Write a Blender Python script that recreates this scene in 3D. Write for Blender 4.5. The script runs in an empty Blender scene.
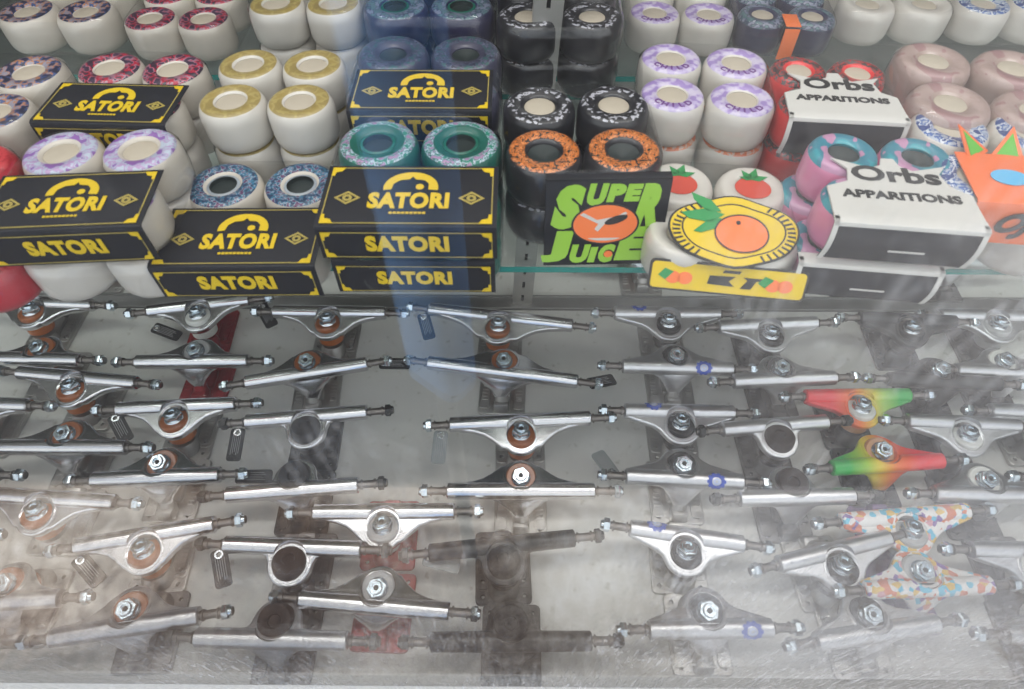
import bpy, bmesh, math, random
from mathutils import Vector, Matrix
random.seed(7)
sc = bpy.context.scene
COL = sc.collection
PI = math.pi
R = math.radians
MM = 0.001

# ------------------------------------------------------------------ camera
F = 633.0; TH = R(53.0); PSI = R(-0.4); CAMZ = 0.638
fw = Vector((math.sin(PSI)*math.cos(TH), math.cos(PSI)*math.cos(TH), -math.sin(TH)))
rt = Vector((math.cos(PSI), -math.sin(PSI), 0))
up = rt.cross(fw)
cd = bpy.data.cameras.new('camera'); cam = bpy.data.objects.new('camera', cd); COL.objects.link(cam)
cam.matrix_world = Matrix(((rt.x, up.x, -fw.x, 0), (rt.y, up.y, -fw.y, 0), (rt.z, up.z, -fw.z, CAMZ), (0, 0, 0, 1)))
cd.sensor_width = 36; cd.lens = F/1024*36; cd.clip_start = 0.01; cd.clip_end = 60
cd.dof.use_dof = True; cd.dof.focus_distance = 0.66; cd.dof.aperture_fstop = 9.0
sc.camera = cam

def at(px, py, z):
    """the point at height z that the photograph shows at a pixel"""
    d = fw + rt*((px-512)/F) - up*((py-344.5)/F)
    t = (z-CAMZ)/d.z
    return Vector((d.x*t, d.y*t, z))

# ------------------------------------------------------------------ materials
def nt(m):
    m.use_nodes = True; t = m.node_tree
    return t, t.nodes, t.links
def pbsdf(name, col, rough=0.5, metal=0.0, coat=0.0, bump=0.0, bscale=200, var=0.0, spec=0.5, sss=0.0, alpha=1.0):
    m = bpy.data.materials.new(name); t, N, L = nt(m)
    b = N['Principled BSDF']
    b.inputs['Base Color'].default_value = (*col, 1)
    b.inputs['Roughness'].default_value = rough
    b.inputs['Metallic'].default_value = metal
    b.inputs['Coat Weight'].default_value = coat
    b.inputs['Specular IOR Level'].default_value = spec
    b.inputs['Alpha'].default_value = alpha
    if bump or var:
        tc = N.new('ShaderNodeTexCoord'); n = N.new('ShaderNodeTexNoise')
        n.inputs['Scale'].default_value = bscale; n.inputs['Detail'].default_value = 4
        L.new(tc.outputs['Object'], n.inputs['Vector'])
        if bump:
            bp = N.new('ShaderNodeBump'); bp.inputs['Strength'].default_value = bump; bp.inputs['Distance'].default_value = 0.001
            L.new(n.outputs['Fac'], bp.inputs['Height']); L.new(bp.outputs['Normal'], b.inputs['Normal'])
        if var:
            mx = N.new('ShaderNodeMix'); mx.data_type = 'RGBA'
            mx.inputs['A'].default_value = (*[c*(1-var) for c in col], 1)
            mx.inputs['B'].default_value = (*[min(1, c*(1+var)) for c in col], 1)
            L.new(n.outputs['Fac'], mx.inputs['Factor']); L.new(mx.outputs['Result'], b.inputs['Base Color'])
    return m
def brushed(name, col, rough, sx=8, sy=900):
    m = bpy.data.materials.new(name); t, N, L = nt(m); b = N['Principled BSDF']
    b.inputs['Metallic'].default_value = 1
    tc = N.new('ShaderNodeTexCoord'); mp = N.new('ShaderNodeMapping'); n = N.new('ShaderNodeTexNoise')
    mp.inputs['Scale'].default_value = (sx, sy, sy); n.inputs['Scale'].default_value = 1; n.inputs['Detail'].default_value = 3
    L.new(tc.outputs['Object'], mp.inputs['Vector']); L.new(mp.outputs['Vector'], n.inputs['Vector'])
    mr = N.new('ShaderNodeMapRange'); mr.inputs['To Min'].default_value = rough*0.75; mr.inputs['To Max'].default_value = rough*1.35
    L.new(n.outputs['Fac'], mr.inputs['Value']); L.new(mr.outputs['Result'], b.inputs['Roughness'])
    mx = N.new('ShaderNodeMix'); mx.data_type = 'RGBA'
    mx.inputs['A'].default_value = (*[c*0.8 for c in col], 1); mx.inputs['B'].default_value = (*[min(1, c*1.12) for c in col], 1)
    L.new(n.outputs['Fac'], mx.inputs['Factor']); L.new(mx.outputs['Result'], b.inputs['Base Color'])
    return m
M = {}
M['silver'] = brushed('polished_aluminium', (0.68, 0.68, 0.70), 0.20)
M['satin'] = brushed('satin_aluminium', (0.68, 0.68, 0.70), 0.34)
M['plate'] = pbsdf('cast_aluminium', (0.50, 0.49, 0.47), 0.36, 0.9, bump=0.4, bscale=700, var=0.25)
M['plate_dark'] = pbsdf('dark_cast_metal', (0.20, 0.19, 0.185), 0.45, 0.7, bump=0.4, bscale=700, var=0.3)
M['black'] = pbsdf('black_painted_metal', (0.012, 0.012, 0.014), 0.38, 0.0, coat=0.1, bump=0.1, bscale=900)
M['red'] = pbsdf('red_anodised_metal', (0.33, 0.012, 0.02), 0.4, 0.25, bump=0.3, bscale=700, var=0.2)
M['purple'] = pbsdf('purple_metal', (0.22, 0.13, 0.32), 0.45, 0.2, bump=0.2, bscale=700, var=0.2)
M['chrome'] = pbsdf('zinc_steel', (0.62, 0.70, 0.76), 0.24, 1.0)
M['washer'] = pbsdf('washer_steel', (0.72, 0.75, 0.78), 0.25, 1.0)
M['axle'] = pbsdf('axle_steel', (0.22, 0.20, 0.185), 0.32, 1.0, bump=0.5, bscale=1500)
M['darknut'] = pbsdf('black_oxide_steel', (0.05, 0.05, 0.05), 0.35, 0.6)
M['orange'] = pbsdf('orange_urethane', (0.42, 0.11, 0.015), 0.35, coat=0.2)
M['orange_dark'] = pbsdf('smoky_orange_urethane', (0.30, 0.085, 0.02), 0.3, coat=0.2)
M['white_b'] = pbsdf('white_urethane', (0.72, 0.72, 0.68), 0.4)
M['black_b'] = pbsdf('black_urethane', (0.010, 0.010, 0.012), 0.5, spec=0.2)
M['brown_b'] = pbsdf('smoked_urethane', (0.030, 0.018, 0.016), 0.5, spec=0.2)
M['amber'] = pbsdf('amber_urethane', (0.62, 0.30, 0.12), 0.35)
M['clear_b'] = pbsdf('grey_urethane', (0.45, 0.45, 0.45), 0.35)
M['tag_black'] = pbsdf('black_tag_plastic', (0.02, 0.02, 0.022), 0.5)
M['tag_grey'] = pbsdf('grey_tag_plastic', (0.26, 0.28, 0.28), 0.4)
M['tag_print'] = pbsdf('pale_tag_print', (0.38, 0.38, 0.38), 0.6)
M['badge'] = pbsdf('blue_badge_ink', (0.05, 0.10, 0.50), 0.4)
M['badge_light'] = pbsdf('pale_badge_ink', (0.55, 0.62, 0.85), 0.4)
M['card_black'] = pbsdf('black_card', (0.012, 0.013, 0.018), 0.5, spec=0.3)
M['yellow'] = pbsdf('yellow_print', (0.72, 0.50, 0.01), 0.5)
M['dull_yellow'] = pbsdf('dull_gold_print', (0.42, 0.33, 0.08), 0.5)
M['card_white'] = pbsdf('white_card', (0.60, 0.585, 0.55), 0.4)
M['ink_black'] = pbsdf('black_ink', (0.02, 0.02, 0.02), 0.5)
M['ink_purple'] = pbsdf('purple_ink', (0.16, 0.06, 0.24), 0.5)
M['lime'] = pbsdf('lime_print', (0.30, 0.55, 0.05), 0.5)
M['or_print'] = pbsdf('orange_print', (0.90, 0.20, 0.05), 0.5)
M['leaf'] = pbsdf('green_print', (0.02, 0.27, 0.07), 0.5)
M['leaf2'] = pbsdf('bright_green_print', (0.10, 0.42, 0.03), 0.5)
M['peach'] = pbsdf('peach_print', (0.62, 0.07, 0.04), 0.5)
M['sky_print'] = pbsdf('sky_blue_print', (0.10, 0.45, 0.75), 0.5)
M['or_card'] = pbsdf('orange_card', (0.86, 0.17, 0.04), 0.35, coat=0.3)
M['rail'] = pbsdf('aluminium_rail', (0.36, 0.36, 0.35), 0.4, 0.85, var=0.15, bscale=30)
M['standard'] = pbsdf('zinc_plated_standard', (0.50, 0.49, 0.46), 0.4, 0.7, var=0.15, bscale=60)
M['dark'] = pbsdf('dark_recess', (0.02, 0.02, 0.02), 0.6)
M['edge'] = pbsdf('green_glass_edge', (0.01, 0.22, 0.19), 0.15, coat=0.5)
M['stand_in_blue'] = pbsdf('stand_in_blue_enamel', (0.24, 0.50, 1.0), 0.5)

def rasta():
    m = bpy.data.materials.new('red_yellow_green_fade'); t, N, L = nt(m); b = N['Principled BSDF']
    tc = N.new('ShaderNodeTexCoord'); sp = N.new('ShaderNodeSeparateXYZ'); L.new(tc.outputs['Object'], sp.inputs[0])
    mr = N.new('ShaderNodeMapRange'); mr.inputs['From Min'].default_value = -0.062; mr.inputs['From Max'].default_value = 0.062
    L.new(sp.outputs['X'], mr.inputs['Value'])
    cr = N.new('ShaderNodeValToRGB'); e = cr.color_ramp.elements
    e[0].position = 0.25; e[0].color = (0.85, 0.02, 0.03, 1); e[1].position = 0.85; e[1].color = (0.01, 0.42, 0.06, 1)
    for p, c in ((0.45, (0.9, 0.18, 0.02, 1)), (0.6, (0.80, 0.62, 0.03, 1)), (0.7, (0.35, 0.60, 0.05, 1))):
        k = e.new(p); k.color = c
    L.new(mr.outputs['Result'], cr.inputs['Fac']); L.new(cr.outputs['Color'], b.inputs['Base Color'])
    b.inputs['Roughness'].default_value = 0.35; b.inputs['Coat Weight'].default_value = 0.4
    return m
def confetti():
    m = bpy.data.materials.new('splattered_paint'); t, N, L = nt(m); b = N['Principled BSDF']
    tc = N.new('ShaderNodeTexCoord'); v = N.new('ShaderNodeTexVoronoi'); v.inputs['Scale'].default_value = 190
    L.new(tc.outputs['Object'], v.inputs['Vector'])
    sp = N.new('ShaderNodeSeparateColor'); L.new(v.outputs['Color'], sp.inputs[0])
    cr = N.new('ShaderNodeValToRGB'); cr.color_ramp.interpolation = 'CONSTANT'; e = cr.color_ramp.elements
    e[0].position = 0; e[0].color = (0.80, 0.78, 0.76, 1); e[1].position = 0.9; e[1].color = (0.75, 0.50, 0.12, 1)
    for p, c in ((0.40, (0.12, 0.52, 0.72, 1)), (0.55, (0.70, 0.22, 0.12, 1)), (0.68, (0.80, 0.76, 0.75, 1)), (0.78, (0.22, 0.12, 0.38, 1)), (0.85, (0.7, 0.35, 0.4, 1))):
        k = e.new(p); k.color = c
    L.new(sp.outputs[0], cr.inputs['Fac']); L.new(cr.outputs['Color'], b.inputs['Base Color'])
    b.inputs['Roughness'].default_value = 0.35
    return m
M['rasta'] = rasta(); M['confetti'] = confetti()

def wheel_mat(name, body, cols, r0, r1, face=None, scale=260, core=None, rc=0.0115, rough=0.32, h=33):
    """urethane with a printed ring on its upper face"""
    m = bpy.data.materials.new(name); t, N, L = nt(m); b = N['Principled BSDF']
    tc = N.new('ShaderNodeTexCoord'); sp = N.new('ShaderNodeSeparateXYZ'); L.new(tc.outputs['Object'], sp.inputs[0])
    cb = N.new('ShaderNodeCombineXYZ'); L.new(sp.outputs['X'], cb.inputs['X']); L.new(sp.outputs['Y'], cb.inputs['Y'])
    ln = N.new('ShaderNodeVectorMath'); ln.operation = 'LENGTH'; L.new(cb.outputs[0], ln.inputs[0])
    def mth(op, a, bb):
        n = N.new('ShaderNodeMath'); n.operation = op
        for i, x in enumerate((a, bb)):
            if isinstance(x, (int, float)): n.inputs[i].default_value = x
            else: L.new(x, n.inputs[i])
        return n.outputs[0]
    rad = ln.outputs['Value']
    v = N.new('ShaderNodeTexNoise'); v.inputs['Scale'].default_value = scale; v.inputs['Detail'].default_value = 1.5
    L.new(tc.outputs['Object'], v.inputs['Vector'])
    cr = N.new('ShaderNodeValToRGB'); cr.color_ramp.interpolation = 'CONSTANT'; e = cr.color_ramp.elements
    n = len(cols)
    e[0].position = 0; e[0].color = (*cols[0], 1); e[1].position = 0.36+0.28*(n-1)/n; e[1].color = (*cols[-1], 1)
    for i in range(1, n-1):
        k = e.new(0.36+0.28*i/n); k.color = (*cols[i], 1)
    L.new(v.outputs['Fac'], cr.inputs['Fac'])
    top = mth('GREATER_THAN', sp.outputs['Z'], (h-5)*MM)
    msk = mth('MULTIPLY', mth('MULTIPLY', mth('GREATER_THAN', rad, r0*MM), mth('LESS_THAN', rad, r1*MM)), top)
    mx = N.new('ShaderNodeMix'); mx.data_type = 'RGBA'; mx.inputs['A'].default_value = (*body, 1)
    L.new(cr.outputs['Color'], mx.inputs['B']); L.new(msk, mx.inputs['Factor'])
    out = mx.outputs['Result']
    L.new(out, b.inputs['Base Color'])
    b.inputs['Roughness'].default_value = rough; b.inputs['Coat Weight'].default_value = 0.35; b.inputs['Coat Roughness'].default_value = 0.12
    return m
WHT = (0.60, 0.55, 0.48)
W = {
 'lilac': wheel_mat('white_urethane_lilac_print', WHT, [(0.26, 0.12, 0.38), (0.42, 0.46, 0.58), (0.45, 0.30, 0.52), (0.48, 0.54, 0.64)], 14, 24, scale=160),
 'teal': wheel_mat('white_urethane_blue_green_print', WHT, [(0.01, 0.025, 0.09), (0.02, 0.10, 0.14), (0.03, 0.16, 0.30), (0.30, 0.36, 0.42), (0.10, 0.03, 0.10)], 14, 25, scale=330),
 'green': wheel_mat('green_clear_urethane', (0.012, 0.11, 0.085), [(0.02, 0.20, 0.14), (0.45, 0.52, 0.62), (0.03, 0.16, 0.13), (0.35, 0.2, 0.35)], 19, 26, scale=300),
 'dusk': wheel_mat('dark_violet_urethane', (0.05, 0.05, 0.085), [(0.02, 0.025, 0.05), (0.14, 0.15, 0.22), (0.05, 0.04, 0.08), (0.03, 0.10, 0.10)], 16, 26, scale=320),
 'rose': wheel_mat('white_urethane_red_print', WHT, [(0.05, 0.03, 0.05), (0.45, 0.02, 0.05), (0.36, 0.18, 0.24), (0.05, 0.03, 0.06)], 12, 23, scale=190),
 'gold': wheel_mat('white_urethane_gold_print', (0.62, 0.585, 0.53), [(0.36, 0.27, 0.09), (0.44, 0.35, 0.13), (0.33, 0.25, 0.09)], 12.5, 22, scale=120),
 'juice': wheel_mat('black_urethane_orange_print', (0.022, 0.021, 0.025), [(0.02, 0.02, 0.02), (0.72, 0.22, 0.05), (0.62, 0.17, 0.03), (0.03, 0.02, 0.02), (0.7, 0.25, 0.08)], 13.5, 24, scale=330),
 'black': wheel_mat('black_urethane_white_print', (0.02, 0.02, 0.024), [(0.02, 0.02, 0.024), (0.025, 0.025, 0.03), (0.03, 0.03, 0.03), (0.45, 0.45, 0.5)], 15, 24, scale=300),
 'child': wheel_mat('white_urethane_violet_print', (0.62, 0.585, 0.53), [(0.34, 0.24, 0.52), (0.50, 0.42, 0.64), (0.60, 0.54, 0.68)], 12, 23, scale=160),
 'coral': wheel_mat('white_urethane_coral_print', (0.62, 0.585, 0.53), [(0.75, 0.20, 0.08), (0.8, 0.25, 0.1), (0.70, 0.50, 0.40)], 12, 23, scale=300),
 'plain': wheel_mat('white_urethane', (0.62, 0.585, 0.53), [(0.62, 0.585, 0.53), (0.60, 0.56, 0.50)], 12, 22),
 'ember': wheel_mat('red_black_urethane', (0.68, 0.03, 0.03), [(0.04, 0.03, 0.03), (0.5, 0.03, 0.03), (0.10, 0.08, 0.08)], 12, 23),
 'pink': wheel_mat('pink_teal_urethane', (0.66, 0.20, 0.36), [(0.03, 0.30, 0.36), (0.04, 0.22, 0.30), (0.5, 0.25, 0.40)], 9, 23, scale=60),
 'navy': wheel_mat('white_urethane_navy_print', (0.62, 0.585, 0.53), [(0.03, 0.06, 0.22), (0.60, 0.64, 0.70), (0.05, 0.12, 0.36), (0.4, 0.45, 0.55)], 12, 24, scale=160),
 'dark': wheel_mat('white_urethane_dark_print', WHT, [(0.03, 0.03, 0.06), (0.06, 0.10, 0.25), (0.45, 0.20, 0.08), (0.30, 0.28, 0.34)], 12, 24, scale=200),
 'beige': wheel_mat('beige_pink_urethane', (0.40, 0.30, 0.265), [(0.38, 0.28, 0.25), (0.42, 0.31, 0.28), (0.34, 0.20, 0.20)], 14, 28, scale=60),
 'redw': wheel_mat('red_urethane', (0.50, 0.02, 0.04), [(0.4, 0.02, 0.03), (0.55, 0.05, 0.06)], 12, 24),
 'night': wheel_mat('navy_black_urethane', (0.025, 0.025, 0.07), [(0.10, 0.18, 0.20), (0.03, 0.05, 0.10), (0.20, 0.22, 0.30)], 14, 26, scale=260),
 'fruit': wheel_mat('white_urethane_plain_face', (0.62, 0.585, 0.53), [(0.62, 0.585, 0.53), (0.60, 0.57, 0.52)], 12, 22),
}
CORE = {'light': pbsdf('cream_core', (0.50, 0.44, 0.35), 0.5), 'green': pbsdf('green_core', (0.01, 0.13, 0.09), 0.3, coat=0.4), 'grey': pbsdf('grey_core', (0.34, 0.38, 0.42), 0.3, coat=0.4), 'dark': pbsdf('dark_core', (0.02, 0.03, 0.03), 0.4)}

def glass_mat(name, tint, dirt_haze):
    m = bpy.data.materials.new(name); t, N, L = nt(m)
    N.remove(N['Principled BSDF']); out = N['Material Output']
    tr = N.new('ShaderNodeBsdfTransparent'); tr.inputs[0].default_value = (*tint, 1)
    gl = N.new('ShaderNodeBsdfGlossy'); gl.inputs['Roughness'].default_value = 0.0
    fr = N.new('ShaderNodeFresnel')
    ge = N.new('ShaderNodeNewGeometry'); io = N.new('ShaderNodeMapRange')   # same reflectance on both faces of the pane
    io.inputs['To Min'].default_value = 1.5; io.inputs['To Max'].default_value = 1/1.5
    L.new(ge.outputs['Backfacing'], io.inputs['Value']); L.new(io.outputs['Result'], fr.inputs['IOR'])
    mx = N.new('ShaderNodeMixShader'); L.new(fr.outputs[0], mx.inputs[0]); L.new(tr.outputs[0], mx.inputs[1]); L.new(gl.outputs[0], mx.inputs[2])
    if dirt_haze:
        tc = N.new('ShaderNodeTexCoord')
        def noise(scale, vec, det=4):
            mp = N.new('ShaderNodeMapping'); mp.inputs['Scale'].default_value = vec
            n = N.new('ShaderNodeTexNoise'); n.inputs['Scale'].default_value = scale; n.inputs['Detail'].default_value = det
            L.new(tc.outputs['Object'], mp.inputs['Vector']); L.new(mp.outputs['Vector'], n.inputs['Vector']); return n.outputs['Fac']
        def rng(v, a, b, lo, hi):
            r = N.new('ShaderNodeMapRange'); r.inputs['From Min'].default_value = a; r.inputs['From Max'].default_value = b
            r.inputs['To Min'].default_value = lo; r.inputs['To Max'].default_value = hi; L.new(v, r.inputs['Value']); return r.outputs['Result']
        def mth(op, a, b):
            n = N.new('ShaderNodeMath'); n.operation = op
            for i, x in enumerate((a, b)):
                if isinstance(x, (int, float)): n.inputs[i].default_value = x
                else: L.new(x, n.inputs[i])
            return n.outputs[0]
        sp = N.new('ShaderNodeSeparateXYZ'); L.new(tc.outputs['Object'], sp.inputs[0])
        low = rng(sp.outputs['Z'], 0.36, 0.04, 0.0, 0.60)              # grime plus painted reflection haze, thicker low and to the right
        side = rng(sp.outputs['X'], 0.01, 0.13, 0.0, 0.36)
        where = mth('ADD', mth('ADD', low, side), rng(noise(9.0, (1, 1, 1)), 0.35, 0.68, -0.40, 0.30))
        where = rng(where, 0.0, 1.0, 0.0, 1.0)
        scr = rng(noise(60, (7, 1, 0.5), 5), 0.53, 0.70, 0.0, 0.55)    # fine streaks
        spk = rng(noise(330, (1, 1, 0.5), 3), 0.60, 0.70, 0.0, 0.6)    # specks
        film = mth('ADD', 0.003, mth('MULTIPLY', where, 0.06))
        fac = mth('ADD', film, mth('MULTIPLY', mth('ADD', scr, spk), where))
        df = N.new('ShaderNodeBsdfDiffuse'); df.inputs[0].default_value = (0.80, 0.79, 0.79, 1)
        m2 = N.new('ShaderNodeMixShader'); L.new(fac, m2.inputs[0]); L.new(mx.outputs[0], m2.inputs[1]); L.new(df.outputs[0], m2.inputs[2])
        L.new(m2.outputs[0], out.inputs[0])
    else:
        L.new(mx.outputs[0], out.inputs[0])
    return m
M['window'] = glass_mat('dust_and_painted_haze_glass', (0.97, 0.98, 0.98), True)
M['shelf'] = glass_mat('shelf_glass', (0.93, 0.97, 0.955), False)
M['film'] = glass_mat('shrink_wrap', (0.97, 0.97, 0.97), False)

# ------------------------------------------------------------------ mesh helpers (sizes in mm)
class MB:
    def __init__(s): s.bm = bmesh.new()
    def box(s, c, size, bev=0, rot=None, seg=2):
        r = bmesh.ops.create_cube(s.bm, size=1)
        vs = r['verts']
        bmesh.ops.scale(s.bm, vec=size, verts=vs)
        if bev:
            es = list({e for v in vs for e in v.link_edges})
            b = bmesh.ops.bevel(s.bm, geom=es, offset=bev, segments=seg, affect='EDGES', profile=0.5)
            vs = list({v for f in b['faces'] for v in f.verts} | {v for v in vs if v.is_valid})
        if rot is not None: bmesh.ops.transform(s.bm, matrix=rot.to_4x4(), verts=vs)
        bmesh.ops.translate(s.bm, vec=c, verts=vs)
        return s
    def cyl(s, p0, p1, r0, r1=None, seg=24, cap=True):
        r1 = r0 if r1 is None else r1
        return s.lathe_dir(p0, p1, [(r0, 0), (r1, 1)], seg, cap)
    def lathe_dir(s, p0, p1, prof, seg=24, cap=True):
        p0 = Vector(p0); p1 = Vector(p1); d = p1-p0
        q = d.to_track_quat('Z', 'Y').to_matrix()
        rings = []
        for r, t in prof:
            rings.append([s.bm.verts.new(p0 + d*t + q @ Vector((r*math.cos(2*PI*i/seg), r*math.sin(2*PI*i/seg), 0))) for i in range(seg)])
        for a, b in zip(rings, rings[1:]):
            for i in range(seg):
                s.bm.faces.new((a[i], a[(i+1) % seg], b[(i+1) % seg], b[i]))
        if cap:
            s.bm.faces.new(rings[0][::-1]); s.bm.faces.new(rings[-1])
        return s
    def mesh(s, me, mat=None):
        n0 = len(s.bm.verts)
        s.bm.from_mesh(me); s.bm.verts.ensure_lookup_table()
        if mat is not None: bmesh.ops.transform(s.bm, matrix=mat, verts=s.bm.verts[n0:])
        return s
    def done(s, name='m', sharp=35):
        bmesh.ops.recalc_face_normals(s.bm, faces=s.bm.faces)
        bmesh.ops.scale(s.bm, vec=(MM, MM, MM), verts=s.bm.verts)
        me = bpy.data.meshes.new(name); s.bm.to_mesh(me); s.bm.free()
        for p in me.polygons: p.use_smooth = True
        me.set_sharp_from_angle(angle=R(sharp))
        return me
def flat2d(splines, depth=0.0, bevel=0.0, res=0):
    """filled 2D outlines (mm, holes allowed) extruded; returns a mesh in mm"""
    cu = bpy.data.curves.new('outline', 'CURVE'); cu.dimensions = '2D'; cu.fill_mode = 'BOTH'
    cu.extrude = depth/2; cu.bevel_depth = bevel; cu.bevel_resolution = res
    for pts in splines:
        sp = cu.splines.new('POLY'); sp.points.add(len(pts)-1); sp.use_cyclic_u = True
        for i, p in enumerate(pts): sp.points[i].co = (p[0], p[1], 0, 1)
    o = bpy.data.objects.new('outline', cu); COL.objects.link(o)
    dg = bpy.context.evaluated_depsgraph_get(); dg.update()
    me = bpy.data.meshes.new_from_object(o.evaluated_get(dg))
    bpy.data.objects.remove(o); bpy.data.curves.remove(cu)
    return me
def text2d(body, size, depth=0.4, off=0.0, shear=0.0, space=1.0):
    cu = bpy.data.curves.new('lettering', 'FONT'); cu.body = body; cu.size = size; cu.extrude = depth/2; cu.offset = off
    cu.align_x = 'CENTER'; cu.align_y = 'CENTER'; cu.shear = shear; cu.resolution_u = 3; cu.space_character = space
    o = bpy.data.objects.new('lettering', cu); COL.objects.link(o)
    dg = bpy.context.evaluated_depsgraph_get(); dg.update()
    me = bpy.data.meshes.new_from_object(o.evaluated_get(dg))
    bpy.data.objects.remove(o); bpy.data.curves.remove(cu)
    return me
def circ(cx, cy, r, n=32, a0=0, a1=360, ry=None):
    ry = r if ry is None else ry
    full = (a1-a0) >= 360
    m = n if full else n+1
    return [(cx+r*math.cos(R(a0+(a1-a0)*i/n)), cy+ry*math.sin(R(a0+(a1-a0)*i/n))) for i in range(m)]
def rrect(cx, cy, w, h, r, n=4):
    p = []
    for qx, qy, a in ((1, 1, 0), (-1, 1, 90), (-1, -1, 180), (1, -1, 270)):
        for i in range(n+1):
            an = R(a+90*i/n); p.append((cx+qx*(w/2-r)+r*math.cos(an), cy+qy*(h/2-r)+r*math.sin(an)))
    return p
def T(x=0, y=0, z=0, rx=0, ry=0, rz=0, s=(1, 1, 1)):
    from mathutils import Euler
    return Matrix.Translation((x, y, z)) @ Euler((R(rx), R(ry), R(rz))).to_matrix().to_4x4() @ Matrix.Diagonal((*s, 1))
def obj(name, me, mat, parent=None, loc=None, rot=None):
    o = bpy.data.objects.new(name, me); COL.objects.link(o)
    if mat is not None and not me.materials: me.materials.append(mat)
    elif mat is not None and me.materials[0] != mat:
        me = me.copy(); me.materials.clear(); me.materials.append(mat); o.data = me
    if parent is not None: o.parent = parent
    if loc: o.location = loc
    if rot: o.rotation_euler = rot
    return o
def thing(name, label, cat, loc=(0, 0, 0), rz=0, group=None):
    o = bpy.data.objects.new(name, None); COL.objects.link(o); o.empty_display_size = 0.01
    o.location = loc; o.rotation_euler = (0, 0, rz); o['label'] = label; o['category'] = cat
    if group: o['group'] = group
    return o
def tag(o, label, cat, group=None):
    o['label'] = label; o['category'] = cat
    if group: o['group'] = group
def struct(o): o['kind'] = 'structure'; return o

# ------------------------------------------------------------------ skateboard truck (built with its kingpin towards -Y)
AXZ = 48.0
def m_baseplate():
    b = MB()
    holes = [circ(sx*20, sy, 2.6, 12) for sx in (-1, 1) for sy in (-34, -20, 23)]
    b.mesh(flat2d([rrect(0, -6, 53, 70, 4)]+holes, 3.4, 0.8, 1), T(z=2.5))
    for sx in (-1, 1):                                       # raised side rails with embossed bars
        b.mesh(flat2d([rrect(sx*20, -2, 11, 50, 3), circ(sx*20, -20, 2.6, 12)], 1.6, 0.5, 1), T(z=5.2))
        for k in range(6): b.box((sx*20, -12+k*4.6, 6.9), (6.5, 2.4, 1.1), 0.3)
    b.lathe_dir((0, -27, 3), (0, -23, 16), [(15.5, 0), (14.5, 0.6), (12, 1)], 28)      # kingpin seat
    b.box((0, -6, 6.5), (20, 30, 8), 2.5)
    b.box((0, 20, 9), (17, 17, 13), 3, Matrix.Rotation(R(22), 3, 'X'))                  # pivot housing
    b.cyl((0, 15, 13), (0, 11, 19), 8, 7, 24)
    b.box((0, 25, 5), (19, 6, 5), 1.2)
    return b.done('baseplate')
BASE = m_baseplate()
KD = Vector((0, math.sin(R(12)), math.cos(R(12))))            # kingpin direction
RC = Vector((0, -15.5*math.cos(R(12)), AXZ+1-15.5*math.sin(R(12))))
def cut(a, c):
    oo = []
    for m in (a, c):
        bmesh.ops.recalc_face_normals(m.bm, faces=m.bm.faces)
        me = bpy.data.meshes.new('tmp'); m.bm.to_mesh(me); m.bm.free()
        o = bpy.data.objects.new('tmp', me); COL.objects.link(o); oo.append(o)
    md = oo[0].modifiers.new('cut', 'BOOLEAN'); md.operation = 'DIFFERENCE'; md.object = oo[1]; md.solver = 'EXACT'
    dg = bpy.context.evaluated_depsgraph_get(); dg.update()
    me = bpy.data.meshes.new_from_object(oo[0].evaluated_get(dg))
    for o in oo: bpy.data.objects.remove(o)
    return me
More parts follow.
